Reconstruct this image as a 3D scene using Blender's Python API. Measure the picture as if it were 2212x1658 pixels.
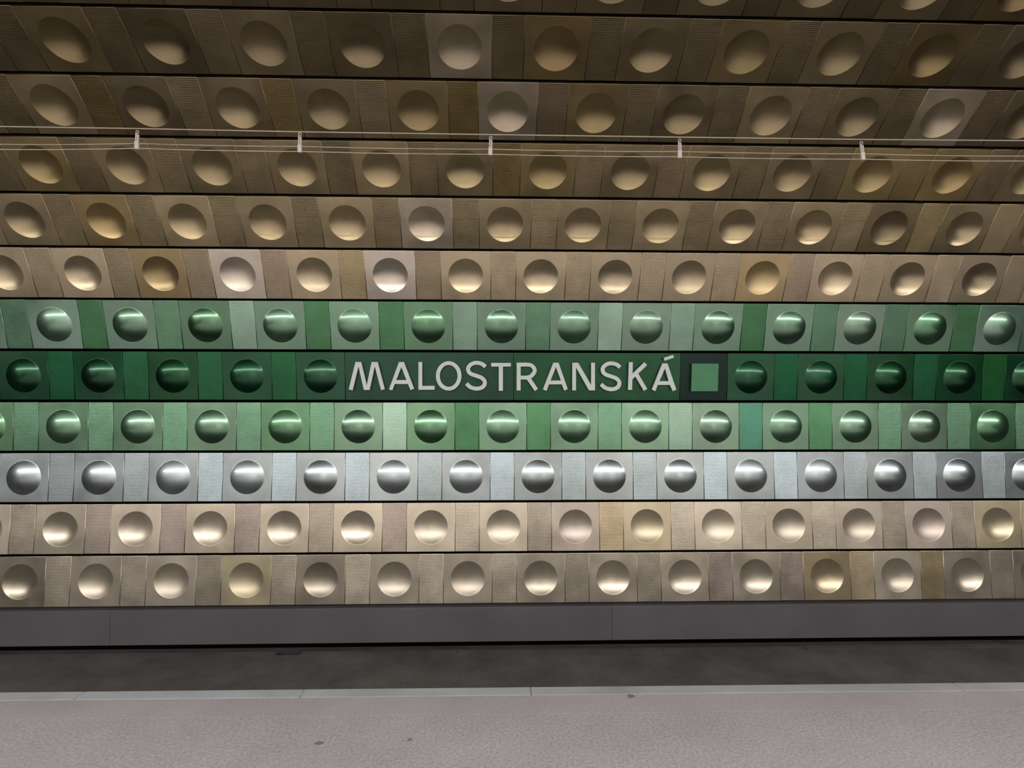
import bpy, bmesh, math, random
from mathutils import Vector, Matrix
from mathutils.geometry import tessellate_polygon

for o in list(bpy.data.objects):
    bpy.data.objects.remove(o, do_unlink=True)
scene = bpy.context.scene
COL = scene.collection
R = math.radians
random.seed(7)

# ------------------------------------------------------------------ camera
F_PX, W_PX, H_PX = 1335.6, 2212, 1658
CAM = Vector((0.0, 0.0, 1.62))
YAW, ROLL = R(1.708), R(0.099)
cam_data = bpy.data.cameras.new('camera')
cam_data.sensor_width = 36.0
cam_data.sensor_fit = 'HORIZONTAL'
cam_data.lens = F_PX / W_PX * 36.0
cam_data.clip_start, cam_data.clip_end = 0.05, 200
cam = bpy.data.objects.new('camera', cam_data)
COL.objects.link(cam)
cam_rot = (Matrix.Rotation(-YAW, 4, 'Z') @ Matrix.Rotation(R(90), 4, 'X') @ Matrix.Rotation(ROLL, 4, 'Z'))
cam.matrix_world = Matrix.Translation(CAM) @ cam_rot
scene.camera = cam

# ------------------------------------------------------------------ world and lamps
scene.view_settings.view_transform = 'Standard'
scene.view_settings.look = 'None'
scene.view_settings.exposure = 0.0
scene.view_settings.gamma = 1.0
scene.view_settings.use_curve_mapping = False
scene.cycles.blur_glossy = 1.0
scene.cycles.sample_clamp_indirect = 3.0
world = bpy.data.worlds.new('world')
scene.world = world
world.use_nodes = True
bg = world.node_tree.nodes['Background']
bg.inputs[0].default_value = (0.75, 0.70, 0.62, 1)
bg.inputs[1].default_value = 0.02

def area_lamp(name, loc, direction, sx, sy, power, color):
    l = bpy.data.lights.new(name, 'AREA')
    l.shape, l.size, l.size_y = 'RECTANGLE', sx, sy
    l.energy, l.color = power, color
    o = bpy.data.objects.new(name, l)
    COL.objects.link(o)
    d = Vector(direction).normalized()
    x = Vector((1, 0, 0))
    z = -d
    y = z.cross(x)
    m = Matrix((x, y, z)).transposed().to_4x4()
    m.translation = Vector(loc)
    o.matrix_world = m
    return o

# continuous fluorescent line hung along the platform, lit towards
# the track; weak hall-side fill added to brighten the near wall; hall lamps seen through the passages
LAMP = (0.0, -0.3, 3.10)
for i in range(13):
    x = (i - 6) * 2.0
    area_lamp('fluorescent_tube_track_side', (x, LAMP[1], LAMP[2]), (0, 0.26, -0.965), 1.96, 0.08, 88, (1.0, 0.975, 0.945))
    area_lamp('hall_side_fill', (x, -0.45, 3.10), (0, -0.3, -0.95), 1.96, 0.14, 12, (1.0, 0.975, 0.945))
for x in (-9.2, -2.5, 4.2, 10.9):
    area_lamp('hall_lamp', (x, -4.2, 3.3), (0, -0.62, -0.78), 2.6, 0.3, 350, (1.0, 0.97, 0.92))

# ------------------------------------------------------------------ helpers
def link(name, me, mat=None, parent=None):
    o = bpy.data.objects.new(name, me)
    COL.objects.link(o)
    if mat is not None:
        if me.materials:
            pass
        else:
            me.materials.append(mat)
    if parent is not None:
        o.parent = parent
    return o

def mesh_from(name, bm, smooth=None):
    me = bpy.data.meshes.new(name)
    bm.normal_update()
    bm.to_mesh(me)
    bm.free()
    if smooth is not None:
        for p in me.polygons:
            p.use_smooth = smooth
    return me

def add_box(bm, x0, x1, y0, y1, z0, z1, bev=0.0, segs=2):
    b = bmesh.new()
    bmesh.ops.create_cube(b, size=1.0)
    for v in b.verts:
        v.co = Vector((x0 + (v.co.x + .5) * (x1 - x0), y0 + (v.co.y + .5) * (y1 - y0), z0 + (v.co.z + .5) * (z1 - z0)))
    if bev > 0:
        bmesh.ops.bevel(b, geom=list(b.edges), offset=bev, segments=segs, affect='EDGES', profile=0.6)
    t = bpy.data.meshes.new('tmp')
    b.to_mesh(t)
    b.free()
    bm.from_mesh(t)
    bpy.data.meshes.remove(t)

def add_tube(bm, pts, r, n=8, caps=True):
    rings = []
    for i, p in enumerate(pts):
        a = pts[max(i - 1, 0)]
        b = pts[min(i + 1, len(pts) - 1)]
        d = (Vector(b) - Vector(a)).normalized()
        up = Vector((0, 0, 1)) if abs(d.z) < 0.9 else Vector((0, 1, 0))
        s = d.cross(up).normalized()
        t = s.cross(d)
        rings.append([bm.verts.new(Vector(p) + (s * math.cos(k / n * math.tau) + t * math.sin(k / n * math.tau)) * r) for k in range(n)])
    for a, b in zip(rings, rings[1:]):
        for k in range(n):
            f = bm.faces.new((a[k], b[k], b[(k + 1) % n], a[(k + 1) % n]))
            f.smooth = True
    if caps:
        bm.faces.new(list(reversed(rings[0])))
        bm.faces.new(rings[-1])

def tag(o, label=None, cat=None, group=None, kind=None):
    if label: o['label'] = label
    if cat: o['category'] = cat
    if group: o['group'] = group
    if kind: o['kind'] = kind
    return o

def empty(name, loc, parent=None):
    o = bpy.data.objects.new(name, None)
    o.empty_display_size = 0.1
    COL.objects.link(o)
    o.location = loc
    if parent: o.parent = parent
    return o

def ray(px, py):
    d = Vector(((px - W_PX / 2) / F_PX, (H_PX / 2 - py) / F_PX, -1.0))
    return (cam_rot.to_3x3() @ d).normalized()

def on_plane(px, py, p0, n):
    d = ray(px, py)
    t = (Vector(p0) - CAM).dot(n) / d.dot(n)
    return CAM + d * t

# ------------------------------------------------------------------ materials
def new_mat(name):
    m = bpy.data.materials.new(name)
    m.use_nodes = True
    nt = m.node_tree
    return m, nt, nt.nodes['Principled BSDF']

def nd(nt, typ, **kw):
    n = nt.nodes.new(typ)
    for k, v in kw.items():
        setattr(n, k, v)
    return n

def noise(nt, scale, detail=4.0, rough=0.55, vec=None):
    n = nd(nt, 'ShaderNodeTexNoise')
    n.inputs['Scale'].default_value = scale
    n.inputs['Detail'].default_value = detail
    n.inputs['Roughness'].default_value = rough
    if vec is not None:
        nt.links.new(vec, n.inputs['Vector'])
    return n

def mapr(nt, sock, a, b, lo=0.3, hi=0.7):
    n = nd(nt, 'ShaderNodeMapRange')
    n.inputs['From Min'].default_value = lo
    n.inputs['From Max'].default_value = hi
    n.inputs['To Min'].default_value = a
    n.inputs['To Max'].default_value = b
    nt.links.new(sock, n.inputs['Value'])
    return n.outputs['Result']

def mul_color(nt, col, fac):
    n = nd(nt, 'ShaderNodeMix', data_type='RGBA', blend_type='MULTIPLY')
    n.inputs['Factor'].default_value = 1.0
    nt.links.new(col, n.inputs['A'])
    nt.links.new(fac, n.inputs['B'])
    return n.outputs['Result']

def bump(nt, b, height, strength, dist):
    n = nd(nt, 'ShaderNodeBump')
    n.inputs['Strength'].default_value = strength
    n.inputs['Distance'].default_value = dist
    nt.links.new(height, n.inputs['Height'])
    nt.links.new(n.outputs['Normal'], b.inputs['Normal'])

def metal(name, rough, metallic, grid=0.0, coat=0.0, coat_rough=0.2, vary=0.0, coat_ior=1.5):
    """anodised sheet; the hue comes from each panel's own object colour"""
    m, nt, b = new_mat(name)
    info = nd(nt, 'ShaderNodeObjectInfo')
    geo = nd(nt, 'ShaderNodeNewGeometry')
    tc = nd(nt, 'ShaderNodeTexCoord')
    n1 = noise(nt, 3.2, 3, 0.6, geo.outputs['Position'])
    n2 = noise(nt, 260.0, 2, 0.6, geo.outputs['Position'])
    c = mul_color(nt, info.outputs['Color'], mapr(nt, n1.outputs['Fac'], 0.88, 1.10))
    c = mul_color(nt, c, mapr(nt, n2.outputs['Fac'], 0.93, 1.07))
    nt.links.new(c, b.inputs['Base Color'])
    b.inputs['Metallic'].default_value = metallic
    r = mapr(nt, n1.outputs['Fac'], rough - 0.04, rough + 0.05)
    if vary:
        a = nd(nt, 'ShaderNodeMath', operation='ADD')
        nt.links.new(r, a.inputs[0])
        nt.links.new(mapr(nt, info.outputs['Random'], -vary, vary * 1.4, 0.0, 1.0), a.inputs[1])
        r = a.outputs[0]
    a = nd(nt, 'ShaderNodeMath', operation='MAXIMUM')
    a.inputs[1].default_value = 0.29
    nt.links.new(r, a.inputs[0])
    r = a.outputs[0]
    nt.links.new(r, b.inputs['Roughness'])
    if coat:
        b.inputs['Coat Weight'].default_value = coat
        b.inputs['Coat Roughness'].default_value = coat_rough
        b.inputs['Coat IOR'].default_value = coat_ior
    if grid > 0:
        h = None
        for ax in ('X', 'Y'):
            w = nd(nt, 'ShaderNodeTexWave', wave_type='BANDS', bands_direction=ax, wave_profile='SIN')
            w.inputs['Scale'].default_value = 22.0
            w.inputs['Distortion'].default_value = 0.6
            nt.links.new(tc.outputs['Object'], w.inputs['Vector'])
            if h is None:
                h = w.outputs['Fac']
            else:
                a = nd(nt, 'ShaderNodeMath', operation='ADD')
                nt.links.new(h, a.inputs[0])
                nt.links.new(w.outputs['Fac'], a.inputs[1])
                h = a.outputs[0]
        bump(nt, b, h, grid, 0.0016)
    return m

def plain(name, color, rough=0.6, metallic=0.0, var=0.15, scale=6.0, bumpy=0.0, speck=0.0, speck_scale=150.0):
    m, nt, b = new_mat(name)
    rgb = nd(nt, 'ShaderNodeRGB')
    rgb.outputs[0].default_value = (*color, 1)
    geo = nd(nt, 'ShaderNodeNewGeometry')
    n1 = noise(nt, scale, 5, 0.6, geo.outputs['Position'])
    c = mul_color(nt, rgb.outputs[0], mapr(nt, n1.outputs['Fac'], 1 - var, 1 + var))
    n2 = noise(nt, speck_scale, 3, 0.7, geo.outputs['Position'])
    if speck:
        c = mul_color(nt, c, mapr(nt, n2.outputs['Fac'], 1 - speck, 1 + speck))
    nt.links.new(c, b.inputs['Base Color'])
    b.inputs['Roughness'].default_value = rough
    b.inputs['Metallic'].default_value = metallic
    if bumpy:
        bump(nt, b, n2.outputs['Fac'], bumpy, 0.004)
    return m

M_DIMPLE = metal('anodised_dimple_metal', 0.35, 0.94, coat=0.3, coat_rough=0.25, vary=0.05)
M_TAN = metal('anodised_tan_metal', 0.38, 0.84, coat=0.2, coat_rough=0.25, vary=0.05)
M_TAN_STRIP = metal('anodised_tan_strip_metal', 0.38, 0.84, grid=0.3)
M_DOME = metal('anodised_dome_metal', 0.315, 0.97, coat=1.0, coat_rough=0.155, coat_ior=1.8, vary=0.03)
M_DOME_DARK = metal('dark_green_dome_metal', 0.315, 0.98, coat=0.7, coat_rough=0.15, vary=0.03, coat_ior=1.5)
M_STRIP = metal('anodised_strip_metal', 0.36, 0.94, grid=0.3)
M_SIGN = metal('anodised_sign_metal', 0.40, 0.85)
M_BACK = plain('dark_backing', (0.012, 0.010, 0.009), 0.9)
M_LETTER = plain('pale_grey_letter', (0.76, 0.81, 0.79), 0.5, 0.0, 0.05, 20)
M_SQUARE = plain('green_square_enamel', (0.075, 0.27, 0.13), 0.5, 0.0, 0.06, 12)
M_PLINTH = plain('grey_plinth_sheet', (0.125, 0.113, 0.121), 0.55, 0.25, 0.12, 1.6)
M_BED = plain('sooty_concrete', (0.07, 0.064, 0.062), 0.9, 0, 0.35, 2.4, 0.4, 0.2, 60)
M_PIT = plain('dark_pit_concrete', (0.05, 0.047, 0.045), 0.9, 0, 0.3, 3.0)
M_FLOOR = plain('speckled_platform_asphalt', (0.264, 0.247, 0.258), 0.62, 0, 0.10, 1.7, 0.35, 0.30, 75)
M_PALE = plain('pale_edging_stone', (0.272, 0.290, 0.314), 0.6, 0, 0.12, 4.0, 0.2, 0.08, 120)
M_BAND = plain('platform_edge_band', (0.270, 0.248, 0.255), 0.6, 0, 0.10, 1.7, 0.25, 0.16, 75)
M_EDGE = plain('worn_edging_stone', (0.268, 0.268, 0.275), 0.6, 0, 0.18, 2.0, 0.2, 0.08, 120)
M_GUM = plain('trodden_gum', (0.13, 0.115, 0.115), 0.8)
M_CEIL = plain('brown_vault_metal', (0.09, 0.07, 0.045), 0.5, 0.5, 0.1, 2.0)
M_NEAR = plain('pale_pylon_stone', (0.45, 0.41, 0.36), 0.45, 0, 0.12, 1.5)
M_HALL = plain('hall_plaster', (0.55, 0.52, 0.47), 0.7, 0, 0.05, 1.0)
M_CABLE = plain('pale_cable_sheath', (0.55, 0.47, 0.36), 0.5, 0, 0.1, 10)
M_HANGER = plain('off_white_hanger_plastic', (0.74, 0.66, 0.62), 0.5, 0, 0.06, 40)

# ------------------------------------------------------------------ structure
P = 0.74                                   # panel pitch along the tunnel
X0 = -0.3635
B = [(4.5304, 4.3348), (4.9584, 4.0528), (5.3495, 3.7165), (5.6993, 3.3375), (5.9963, 2.9151), (6.2147, 2.4521),
     (6.3373, 1.9548), (6.3814, 1.4396), (6.3783, 0.926), (6.3463, 0.415), (6.3009, -0.0958), (6.253, -0.605)]
# the row above, mostly out of the frame
ang = R(63.5)
B = [(B[0][0] - 0.513 * math.sin(ang), B[0][1] + 0.513 * math.cos(ang))] + B
XL, XR = -9.0, 9.5

def sweep(name, prof, x0, x1, mat, thick=None, parent=None):
    bm = bmesh.new()
    a = [bm.verts.new((x0, y, z)) for y, z in prof]
    b = [bm.verts.new((x1, y, z)) for y, z in prof]
    for i in range(len(prof) - 1):
        bm.faces.new((a[i], b[i], b[i + 1], a[i + 1]))
    if thick:
        bmesh.ops.recalc_face_normals(bm, faces=bm.faces)
        bmesh.ops.solidify(bm, geom=list(bm.faces), thickness=thick)
    return link(name, mesh_from(name, bm), mat, parent)

def offs(d):
    out = []
    for i, (y, z) in enumerate(B):
        j0, j1 = max(i - 1, 0), min(i + 1, len(B) - 1)
        ty, tz = B[j1][0] - B[j0][0], B[j1][1] - B[j0][1]
        l = math.hypot(ty, tz)
        out.append((y - tz / l * d, z + ty / l * d))
    return out

back = offs(0.12)
outer = offs(0.30)
bm = bmesh.new()
ring = back + list(reversed(outer))
a = [bm.verts.new((XL, y, z)) for y, z in ring]
b = [bm.verts.new((XR, y, z)) for y, z in ring]
for i in range(len(ring)):
    j = (i + 1) % len(ring)
    bm.faces.new((a[i], b[i], b[j], a[j]))
n = len(back)
for s, rev in ((a, False), (b, True)):
    for i in range(n - 1):
        q = (s[i], s[i + 1], s[len(ring) - 2 - i], s[len(ring) - 1 - i])
        bm.faces.new(q if not rev else tuple(reversed(q)))
bmesh.ops.recalc_face_normals(bm, faces=bm.faces)
wall = link('wall_far', mesh_from('wall_far', bm), M_BACK)
tag(wall, 'curved tunnel wall clad in rows of dimpled brown, green and silver metal panels', 'wall', kind='structure')

# vault over the platform, from the topmost panel row to the wall behind
y0, z0 = B[0]
prof = [(y0, z0)]
cy, cz, rad = 2.45, 1.03, math.hypot(y0 - 2.45, z0 - 1.03)
t0 = math.atan2(z0 - cz, y0 - cy)
for i in range(1, 15):
    t = t0 + (R(168) - t0) * i / 14
    prof.append((cy + rad * math.cos(t), cz + rad * math.sin(t)))
ceil = sweep('ceiling', prof, XL, XR, M_CEIL, 0.06)
tag(ceil, 'brown metal vault above the platform', 'ceiling', kind='structure')

# platform
EA = on_plane(0, 1494.5, (0, 0, 0), Vector((0, 0, 1)))
EB = on_plane(2212, 1472.5, (0, 0, 0), Vector((0, 0, 1)))
sl = (EB.y - EA.y) / (EB.x - EA.x)
def edge_y(x, d=0.0):
    return EA.y + (x - EA.x) * sl - d

def slab(name, x0, x1, d0, d1, z1, z0, mat, parent=None, bev=0.004, far=None):
    """strip of floor running along the platform edge, d0 to d1 metres behind it"""
    bm = bmesh.new()
    add_box(bm, 0, 1, 0, 1, 0, 1)
    for v in bm.verts:
        x = x0 if v.co.x < .5 else x1
        y = edge_y(x, d0) if v.co.y > .5 else (edge_y(x, d1) if far is None else far)
        v.co = Vector((x, y, z0 if v.co.z < .5 else z1))
    if bev:
        bmesh.ops.bevel(bm, geom=list(bm.edges), offset=bev, segments=2, affect='EDGES', profile=0.6)
    return link(name, mesh_from(name, bm), mat, parent)

floor = slab('floor', XL, XR, 0.27, 0, 0.0, -1.2, M_FLOOR, bev=0.0, far=-6.7)
tag(floor, 'grey speckled platform floor', 'floor', kind='structure')
core = slab('edge_core', XL, XR, 0.012, 0.2705, -0.045, -1.2, M_PIT, floor, bev=0.0)
eb = [XL, -6.6, -4.4, -2.15, -1.0, 0.2, 2.5, 4.8, 7.1, XR]
for xa, xb in zip(eb, eb[1:]):
    slab('edging_stone', xa + .0006, xb - .0006, 0.0, 0.088, 0.001, -0.12, M_PALE if xa == -2.15 else M_EDGE, floor, 0.006)
x = XL + 0.2
while x < XR:
    slab('band_slab', x + .0008, x + 6.0 - .0008, 0.0885, 0.2695, 0.0, -0.05, M_BAND, floor, 0.002)
    x += 6.0

# track bed and the grey plinth under the panels
bm = bmesh.new()
add_box(bm, XL, XR, 3.0, 6.10, -1.35, -1.03)
bed = link('trackbed', mesh_from('trackbed', bm), M_BED)
tag(bed, 'sooty dark concrete track bed below the platform', 'track bed', kind='structure')
na, nb = on_plane(598, 1400, (0, 6.15, 0), Vector((0, 1, 0))).x, on_plane(650, 1400, (0, 6.15, 0), Vector((0, 1, 0))).x
kx = [XL, -6.1, -4.55, na]
kx2 = [nb, -0.35, 1.7, 3.15, 5.2, 7.2, XR]
for seq in (kx, kx2):
    for xa, xb in zip(seq, seq[1:]):
        bm = bmesh.new()
        add_box(bm, xa + .002, xb - .002, 6.102, 6.195 + random.uniform(-.008, .008), -1.3, -1.03 + random.uniform(-.004, .004), 0.008)
        link('kerb_stone', mesh_from('kerb_stone', bm), M_BED, bed)
bm = bmesh.new()
add_box(bm, XL, XR, 6.215, 6.7, -1.35, -1.09)
pit = link('trim_1', mesh_from('trim_1', bm), M_PIT)
tag(pit, 'dark drain channel along the foot of the tunnel wall', 'channel', kind='structure')

plinth = empty('baseboard_far', (0, 6.25, -0.62))
tag(plinth, 'grey sheet metal plinth under the lowest panel row', 'plinth', kind='structure')
xs = [XL, -3.78, 1.2, 6.2, XR]
for xa, xb in zip(xs, xs[1:]):
    bm = bmesh.new()
    add_box(bm, xa + .001, xb - .001, 6.215, 6.30, -0.966, -0.622, 0.003)
    o = link('plinth_sheet', mesh_from('plinth_sheet', bm), M_PLINTH)
    o.parent = plinth
    o.matrix_parent_inverse = Matrix.Translation(-plinth.location)

# behind the camera: pylons with passages to the hall
bm = bmesh.new()
for xa, xb in ((XL - 4, -10.6), (-7.8, -3.9), (-1.1, 2.8), (5.6, 9.5)):
    add_box(bm, xa, xb, -1.95, -1.45, 0.0, 2.05)
add_box(bm, XL - 4, XR, -1.95, -1.45, 2.05, 3.3)
near = link('wall_near', mesh_from('wall_near', bm), M_NEAR)
tag(near, 'stone pylons with passages behind the platform', 'wall', kind='structure')
bm = bmesh.new()
add_box(bm, XL, XR, -6.7, -6.5, 0, 4.0)
hall = link('wall_back', mesh_from('wall_back', bm), M_HALL)
tag(hall, 'plain hall wall beyond the passages', 'wall', kind='structure')
bm = bmesh.new()
add_box(bm, XL, XR, -6.7, -1.7, 4.0, 4.15)
hc = link('ceiling_hall', mesh_from('ceiling_hall', bm), M_HALL)
tag(hc, 'plain hall ceiling beyond the passages', 'ceiling', kind='structure')

# ------------------------------------------------------------------ panels
ROW_H = 0.490
GAP = 0.0025
SQ = P * 0.667 - GAP
ST = P * 0.333 - GAP
DA = 0.172                                   # dome radius

def panel_mesh(name, w, h, kind, bev=0.0035, depth=0.03, TH=R(25)):
    """folded sheet: flat face, rounded edges, side flanges; dome +1 or -1 pressed in the middle"""
    bm = bmesh.new()
    hw, hh = w / 2, h / 2
    N = 40
    def sq(hw_, hh_, z):
        return [bm.verts.new((x, y, z)) for x, y in ((-hw_, -hh_), (hw_, -hh_), (hw_, hh_), (-hw_, hh_))]
    inner = sq(hw - bev, hh - bev, 0)
    loops = [inner]
    for t in (35, 65, 90):
        q = bev * (1 - math.sin(R(t)))
        loops.append(sq(hw - q, hh - q, -bev * (1 - math.cos(R(t)))))
    loops.append(sq(hw, hh, -depth))
    for li, (l0, l1) in enumerate(zip(loops, loops[1:])):
        for k in range(4):
            f = bm.faces.new((l0[k], l1[k], l1[(k + 1) % 4], l0[(k + 1) % 4]))
            f.smooth = True
    if kind == 0:
        bm.faces.new(inner)
    else:
        # profile from rim to pole (radius, height)
        rs = DA / math.sin(TH)
        prof = []
        fr = 0.012 if kind > 0 else 0.005
        for t in (0, 0.33, 0.66, 1.0):
            th = TH * t
            prof.append((DA + fr * math.tan(TH / 2) - fr * math.sin(th), fr * (1 - math.cos(th))))
        r1, h1 = prof[-1]
        cz_ = h1 - rs * math.cos(TH) * (r1 / DA)
        rs2 = r1 / math.sin(TH)
        for i in range(1, 10):
            th = TH * (1 - i / 10)
            prof.append((rs2 * math.sin(th), h1 - rs2 * math.cos(TH) + rs2 * math.cos(th)))
        pole_h = h1 - rs2 * math.cos(TH) + rs2
        rings = [[bm.verts.new((r * math.cos(k / N * math.tau), r * math.sin(k / N * math.tau), kind * hgt)) for k in range(N)] for r, hgt in prof]
        for a_, b_ in zip(rings, rings[1:]):
            for k in range(N):
                f = bm.faces.new((a_[k], a_[(k + 1) % N], b_[(k + 1) % N], b_[k]))
                f.smooth = True
        pole = bm.verts.new((0, 0, kind * pole_h))
        last = rings[-1]
        for k in range(N):
            f = bm.faces.new((last[k], last[(k + 1) % N], pole))
            f.smooth = True
        rim = rings[0]
        # flat field between rim circle and square edge: four fans
        q = N // 4
        corners = [inner[2], inner[3], inner[0], inner[1]]       # ++, -+, --, +-
        for c in range(4):
            for k in range(q):
                i0 = (c * q + k) % N
                bm.faces.new((corners[c], rim[(i0 + 1) % N], rim[i0]))
            bm.faces.new((corners[c], corners[(c + 1) % 4], rim[((c + 1) * q) % N]))
    bmesh.ops.recalc_face_normals(bm, faces=bm.faces)
    return mesh_from(name, bm)

ME_DOME = panel_mesh('domed_panel', SQ, ROW_H, 1); ME_DOME.materials.append(M_DOME)
ME_DIMP = panel_mesh('dimpled_panel', SQ, ROW_H, -1, TH=R(31)); ME_DIMP.materials.append(M_DIMPLE)
ME_STRIP = panel_mesh('strip_panel', ST, ROW_H, 0); ME_STRIP.materials.append(M_STRIP)
ME_DARK = ME_DOME.copy(); ME_DARK.materials[0] = M_DOME_DARK
ME_TAN = ME_DIMP.copy(); ME_TAN.materials[0] = M_TAN
ME_TAN_STRIP = ME_STRIP.copy(); ME_TAN_STRIP.materials[0] = M_TAN_STRIP

def row_frame(r):
    """centre and axes of panel row r (0 = the cut row at the top of the frame)"""
    (ya, za), (yb, zb) = B[r], B[r + 1]
    up = Vector((0, ya - yb, za - zb)).normalized()
    nrm = Vector((1, 0, 0)).cross(up)
    return Vector((0, (ya + yb) / 2, (za + zb) / 2)), up, nrm

def place(me, name, x, r, color, jit=0.35, parent=wall, lift=0.0):
    c, up, nrm = row_frame(r)
    m = Matrix((Vector((1, 0, 0)), up, nrm)).transposed().to_4x4()
    m.translation = Vector((x, c.y, c.z)) + nrm * lift
    j = Matrix.Rotation(R(random.uniform(-jit, jit)), 4, 'X') @ Matrix.Rotation(R(random.uniform(-jit, jit)), 4, 'Y')
    o = bpy.data.objects.new(name, me)
    COL.objects.link(o)
    o.parent = parent
    o.matrix_world = m @ j
    o.color = (*color, 1)
    return o

def tint(base, code):
    t = {'n': (1, 1, 1), 'l': (1.16, 1.16, 1.15), 'L': (1.42, 1.50, 1.85), 'W': (1.25, 1.29, 1.33), 'V': (2.3, 1.75, 2.15), 'P': (1.8, 1.4, 1.7),
         'd': (.80, .80, .79), 'D': (.66, .65, .62), 'o': (1.02, 1.0, .86), 'g': (1.05, .98, .80), 'G': (.80, .74, .56),
         'p': (.95, .92, .98), 'q': (.80, .76, .82), 's': (.68, .88, .68), 'S': (.56, .74, .56), 'e': (1.2, 1.03, 1.12),
         'x': (1.35, 1.3, 1.25), 'v': (2.0, 1.5, 1.5), 'M': (1.5, 1.32, 1.5), 'y': (1.3, 1.4, .9), 'T': (.60, .85, .92), 'w': (1.12, 1.14, 1.14)}[code]
    return tuple(min(a * b, 0.98) for a, b in zip(base, t))

BRN = (0.61, 0.478, 0.272)
TAN = (0.66, 0.575, 0.465)
GRN = (0.165, 0.315, 0.20)
DGR = (0.014, 0.078, 0.035)
SIL = (0.435, 0.495, 0.51)
# row: first k, x shift (m), base, dome kind, dome codes, strip codes (strip right of each dome)
ROWS = {
    0: (-4.5, 0.0, BRN, -1, 'nnlnnnnnnlgn', 'dndndndddddn'),
    1: (-4, 0.006, BRN, -1, 'onnnLglolgpn', 'dnddddnnddnd'),
    2: (-4.5, 0.013, BRN, -1, 'lnlnoLonlnLp', 'GngnGqddpdqd'),
    3: (-5, 0.012, BRN, -1, 'onnlllonlnogn', 'dnnddGppddgpd'),
    4: (-5.5, 0.0055, BRN, -1, 'nglnlLnnnllDn', 'ddddddndddnol'),
    5: (-6, -0.006, BRN, -1, 'nlGLlLllnnglnd', 'nddpodnnnnpllnd'),
    6: (-5.5, -0.022, GRN, 1, 'MnSnlsnnennesM', 'slVssPnVPSnnsn'),
    7: (-6, -0.014, DGR, 1, 'nnsne', 'xvvv'),
    8: (-5.5, -0.005, GRN, 1, 'nnnsnslllennes', 'llllVSslPTslnn'),
    9: (-6, -0.012, SIL, 1, 'nnnnnnnnnnnnnn', 'dnWWWwWwwWWwwwn'),
    10: (-5.5, 0.003, TAN, -1, 'nllllllpolnnpon', 'qqqdqndgnnnddgd'),
    11: (-6, 0.012, TAN, -1, 'dnnodnnnllngnn', 'nndnllnddqqgGdn'),
}
# cladding grades from champagne to brown; upper rows also painted darker for shade
ROW_TONE_SHADE = {10: 1.0, 11: 0.86, 0: 0.56, 1: 0.61, 2: 0.71, 3: 0.86, 4: 1.06, 5: 1.1}
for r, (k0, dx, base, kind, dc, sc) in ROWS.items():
    if r in ROW_TONE_SHADE:
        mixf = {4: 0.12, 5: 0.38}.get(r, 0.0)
        base = tuple((v * (1 - mixf) + t * mixf) * ROW_TONE_SHADE[r] for v, t in zip(base, TAN))
    me, nm = (ME_DOME, 'domed_panel') if kind > 0 else (ME_DIMP, 'dimpled_panel')
    st = ME_STRIP
    if r >= 9:
        st = ME_TAN_STRIP
    if r >= 10:
        me = ME_TAN
    if r == 7:
        me = ME_DARK
    cnt = max(len(dc), 12) + 3
    for i in range(-4, cnt):
        k = k0 + i
        x = (k + X0) * P + dx
        if r == 7 and i >= 5:
            break
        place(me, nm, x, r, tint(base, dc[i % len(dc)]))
        if r == 7 and i == 4:
            break
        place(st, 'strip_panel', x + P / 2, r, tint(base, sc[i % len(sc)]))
    if r == 7:
        for j in range(8):
            k = 4 + j
            x = (k + X0) * P + dx
            place(me, nm, x, r, tint(base, 'nnssnnnn'[j]))
            place(ME_STRIP, 'strip_panel', x + P / 2, r, tint(base, 'xxxyxxxx'[j]))

# ------------------------------------------------------------------ station sign
c7, up7, n7 = row_frame(7)
M7 = Matrix((Vector((1, 0, 0)), up7, n7)).transposed().to_4x4()
xs0 = (-2 + X0) * P - 0.014 + SQ / 2 + GAP
xs1 = (4 + X0) * P - 0.014 - SQ / 2 - GAP
seam1 = on_plane(1109.5, 815, c7, n7).x
seam2 = on_plane(1469, 815, c7, n7).x
sign = empty('station_sign', (0, 0, 0))
sign.matrix_world = Matrix.Translation((xs0, c7.y, c7.z)) @ M7
tag(sign, 'dark green station name sign reading MALOSTRANSKÁ in raised pale grey letters', 'sign')
for xa, xb, colr in ((xs0, seam1, (0.034, 0.080, 0.052)), (seam1, seam2, (0.030, 0.090, 0.044))):
    me = panel_mesh('sign_panel', xb - xa - 0.002, ROW_H, 0, bev=0.003)
    me.materials.append(M_SIGN)
    o = place(me, 'sign_panel', (xa + xb) / 2, 7, colr, 0.0, sign, 0.001)

def prism(bm, outline, holes=(), z0=0.0, z1=0.02):
    polys = [outline] + list(holes)
    tris = tessellate_polygon([[Vector((x, y, 0)) for x, y in p] for p in polys])
    flat = [pt for p in polys for pt in p]
    top = [bm.verts.new((x, y, z1)) for x, y in flat]
    bot = [bm.verts.new((x, y, z0)) for x, y in flat]
    for t in tris:
        try:
            bm.faces.new([top[i] for i in t])
            bm.faces.new([bot[i] for i in reversed(t)])
        except ValueError:
            pass
    s = 0
    for p in polys:
        n_ = len(p)
        for i in range(n_):
            j = (i + 1) % n_
            bm.faces.new((top[s + i], top[s + j], bot[s + j], bot[s + i]))
        s += n_

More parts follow.
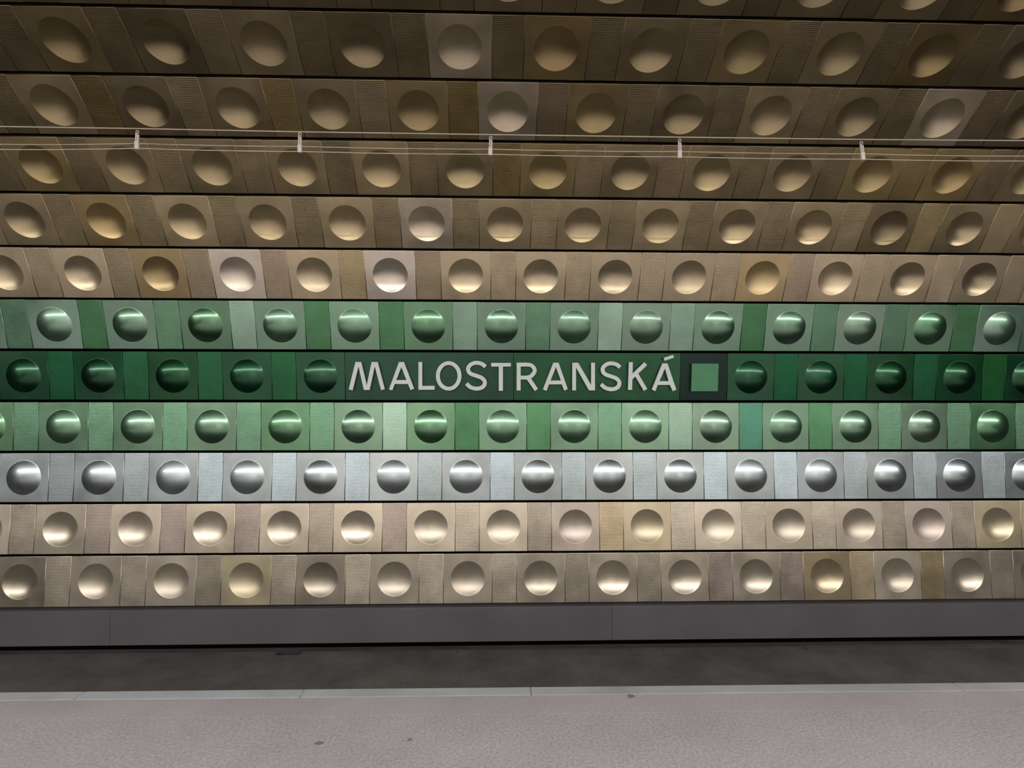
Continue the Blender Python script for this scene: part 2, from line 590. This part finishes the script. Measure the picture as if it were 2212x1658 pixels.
def spline(pts, sub=5):
    out = []
    for i in range(len(pts) - 1):
        p0, p1, p2, p3 = pts[max(i - 1, 0)], pts[i], pts[i + 1], pts[min(i + 2, len(pts) - 1)]
        for s in range(sub):
            t = s / sub
            out.append(tuple(0.5 * ((2 * p1[a]) + (-p0[a] + p2[a]) * t + (2 * p0[a] - 5 * p1[a] + 4 * p2[a] - p3[a]) * t * t
                                    + (-p0[a] + 3 * p1[a] - 3 * p2[a] + p3[a]) * t ** 3) for a in (0, 1)))
    out.append(pts[-1])
    return out

def stroke(pts, w):
    l, r = [], []
    for i, p in enumerate(pts):
        a, b = pts[max(i - 1, 0)], pts[min(i + 1, len(pts) - 1)]
        dx, dy = b[0] - a[0], b[1] - a[1]
        q = math.hypot(dx, dy)
        l.append((p[0] - dy / q * w / 2, p[1] + dx / q * w / 2))
        r.append((p[0] + dy / q * w / 2, p[1] - dx / q * w / 2))
    return l + list(reversed(r))

def ell(cx, cy, rx, ry, n=40):
    return [(cx + rx * math.cos(i / n * math.tau), cy + ry * math.sin(i / n * math.tau)) for i in range(n)]

S_MID = spline([(1566, 206), (1530, 176), (1470, 163), (1418, 177), (1385, 213), (1386, 250), (1412, 280), (1470, 301), (1526, 323),
                (1558, 360), (1553, 402), (1517, 431), (1460, 437), (1405, 420), (1366, 384)])
S_OUT = stroke(S_MID, 41)
RB = stroke(spline([(1925, 183), (2015, 183), (2062, 197), (2090, 243), (2064, 292), (2015, 319), (1925, 319)], 6), 41)
Z1 = 4.9156
LETTERS = [
    (0, [([(115, 446), (186, 155), (247, 155), (306, 402), (358, 155), (422, 155), (497, 443), (459, 454), (391, 198), (337, 451), (276, 451), (218, 200), (156, 455)], [])]),
    (0, [([(542, 446), (648, 155), (701, 155), (809, 437), (771, 453), (744, 388), (603, 388), (578, 455)], [[(674, 208), (619, 346), (728, 346)]])]),
    (0, [([(855, 155), (895, 155), (895, 408), (1026, 408), (1026, 449), (855, 449)], [])]),
    (0, [(ell(1176, 302, 136, 156), [ell(1176, 302, 94, 116)])]),
    (0, [(S_OUT, [])]),
    (0, [([(1627, 165), (1836, 165), (1836, 203), (1752, 203), (1752, 460), (1708, 460), (1708, 203), (1627, 203)], [])]),
    (0, [([(1898, 162), (1940, 162), (1940, 457), (1898, 457)], []), (RB, []), (stroke([(2012, 312), (2107, 451)], 42), [])]),
    (1, [([(112, 446), (222, 162), (278, 162), (375, 442), (338, 459), (312, 392), (176, 392), (150, 461)], [[(250, 208), (192, 352), (303, 352)]])]),
    (1, [([(424, 163), (487, 163), (624, 400), (624, 162), (664, 162), (664, 456), (601, 456), (463, 212), (463, 456), (424, 456)], [])]),
    (1, [([(x - 636, y + 6) for x, y in S_OUT], [])]),
    (1, [([(1025, 157), (1066, 157), (1058, 450), (1015, 450)], []), (stroke([(1044, 326), (1203, 172)], 42), []), (stroke([(1098, 276), (1201, 450)], 42), [])]),
    (1, [([(1268, 448), (1380, 170), (1434, 170), (1527, 447), (1490, 464), (1460, 398), (1330, 398), (1305, 464)], [[(1408, 222), (1348, 358), (1448, 358)]]),
         ([(1395, 110), (1493, 79), (1503, 108), (1405, 142)], [])]),
]
sm_inv = sign.matrix_world.inverted()
p_face = c7 + n7 * 0.042
for crop, parts in LETTERS:
    bm = bmesh.new()
    def loc(pt):
        q = sm_inv @ on_plane((730 if crop == 0 else 1150) + pt[0] / Z1, 750 + pt[1] / Z1, p_face, n7)
        return (q.x, q.y)
    for k, (o_, h_) in enumerate(parts):
        prism(bm, [loc(p) for p in o_], [[loc(p) for p in h] for h in h_], 0.022, 0.045 + 0.0002 * k)
    bmesh.ops.recalc_face_normals(bm, faces=bm.faces)
    lo = link('letter', mesh_from('letter', bm), M_LETTER)
    lo.parent = sign

emblem = empty('line_emblem', (0, 0, 0))
emblem.matrix_world = Matrix.Translation(((seam2 + xs1) / 2, c7.y, c7.z)) @ M7
tag(emblem, 'blackish green panel with a raised bright green square right of the station name', 'emblem')
me = panel_mesh('emblem_panel', xs1 - seam2 - 0.002, ROW_H, 0, bev=0.003)
me.materials.append(M_SIGN)
place(me, 'emblem_panel', (seam2 + xs1) / 2, 7, (0.017, 0.033, 0.028), 0.0, emblem, 0.001)
em_inv = emblem.matrix_world.inverted()
q0 = em_inv @ on_plane(1493.3, 844.8, p_face, n7)
q1 = em_inv @ on_plane(1552.6, 785.0, p_face, n7)
bm = bmesh.new()
add_box(bm, q0.x, q1.x, q0.y, q1.y, 0.014, 0.042, 0.002)
sqo = link('square', mesh_from('square', bm), M_SQUARE)
sqo.parent = emblem

# ------------------------------------------------------------------ cables over the track
YW = 3.78
NW = Vector((0, 1, 0))
def at_w(px, py, y=YW):
    return on_plane(px, py, (0, y, 0), NW)

HANG = [(296, 281.5, 322), (648, 286.5, 329), (1059, 294, 335), (1468, 299.5, 341), (1864, 305, 345.5)]
def cable(name, pts, r, label, sag):
    bm = bmesh.new()
    P3 = [at_w(*p) for p in pts]
    a_, b_ = P3[0] + (P3[0] - P3[1]).normalized() * 1.6, P3[-1] + (P3[-1] - P3[-2]).normalized() * 1.6
    P3 = [a_] + P3 + [b_]
    out = []
    for p, q in zip(P3, P3[1:]):
        for s in range(6):
            t = s / 6
            v = p.lerp(q, t)
            v.z -= sag * 4 * t * (1 - t)
            out.append(v)
    out.append(P3[-1])
    add_tube(bm, out, r, 8)
    o = link(name, mesh_from(name, bm), M_CABLE)
    tag(o, label, 'cable')
    return o

cable('carrier_wire', [(0, 273), (296, 277.5), (648, 284.5), (1059, 290.5), (1468, 296), (1864, 301), (2212, 303.5)], 0.0036,
      'topmost pale wire, running just above the hanger rings over the track', 0.0)
cable('thin_cable', [(0, 311.5), (296, 309.5), (648, 316), (1059, 322), (1468, 327), (1864, 332), (2212, 337)], 0.0024,
      'middle thin cable, crossing the hangers at the top of their clamp blocks', 0.004)
cable('thin_cable', [(0, 322.5), (296, 320), (648, 327), (1059, 333), (1468, 338.5), (1864, 343.5), (2212, 347.5)], 0.0028,
      'lowest thin cable, crossing the hangers near the foot of their clamp blocks', 0.004)

HL = ['leftmost white cable hanger, at the far left dimples with its strap split in two',
      'second white cable hanger from the left', 'middle white cable hanger, above and left of the letter T',
      'fourth white cable hanger from the left, above the accented last letter', 'rightmost white cable hanger on the wires']
for i, (px, ya, yb) in enumerate(HANG):
    top, bot = at_w(px, ya), at_w(px, yb)
    L = top.z - bot.z
    h = empty('cable_hanger', (bot.x, YW, bot.z))
    tag(h, HL[i], 'cable hanger', 'white hangers on the overhead cables')
    tilt = (0.02, -0.01, 0.03, 0.0, -0.10)[i]
    h.rotation_euler = (0, tilt, 0)
    # ring
    bm = bmesh.new()
    rr_, tr = 0.0085, 0.0026
    pts = [(rr_ * math.cos(k / 16 * math.tau), 0, L - rr_ - 0.001 + rr_ * math.sin(k / 16 * math.tau)) for k in range(17)]
    add_tube(bm, pts, tr, 8, caps=False)
    link('ring', mesh_from('ring', bm), M_HANGER, h)
    bm = bmesh.new()
    add_box(bm, -0.0095, -0.0015, -0.006, 0.006, 0.044, L - 2 * rr_ - 0.002, 0.0016)
    link('strap', mesh_from('strap', bm), M_HANGER, h)
    bm = bmesh.new()
    add_box(bm, 0.0020, 0.0105, -0.006, 0.006, 0.044, L - 2 * rr_ - 0.008, 0.0016)
    link('strap', mesh_from('strap', bm), M_HANGER, h)
    bm = bmesh.new()
    add_box(bm, -0.0125, 0.0125, -0.010, 0.010, 0.0, 0.046, 0.003)
    link('clamp_block', mesh_from('clamp_block', bm), M_HANGER, h)

# trodden spots on the platform
for (px, py, rx, ry), lab in zip(((690, 1604, .022, .016), (885, 1597, .014, .012), (1363, 1503, .020, .022)),
                                 ('dark flattened spot on the platform floor, the largest and lowest one', 'small dark spot on the platform floor, right of the largest one',
                                  'dark smudge close to the platform edge, below the letters')):
    g = on_plane(px, py, (0, 0, 0), Vector((0, 0, 1)))
    bm = bmesh.new()
    n_ = 14
    ring_ = [bm.verts.new((rx * math.cos(k / n_ * math.tau) * random.uniform(.8, 1.15), ry * math.sin(k / n_ * math.tau) * random.uniform(.8, 1.15), 0)) for k in range(n_)]
    top_ = [bm.verts.new((v.co.x * .8, v.co.y * .8, .0015)) for v in ring_]
    for k in range(n_):
        bm.faces.new((ring_[k], ring_[(k + 1) % n_], top_[(k + 1) % n_], top_[k]))
    bm.faces.new(top_)
    bm.faces.new(list(reversed(ring_)))
    go = link('gum_spot', mesh_from('gum_spot', bm), M_GUM)
    go.location = (g.x, g.y, 0.0002)
    tag(go, lab, 'gum spot', 'trodden spots on the platform')
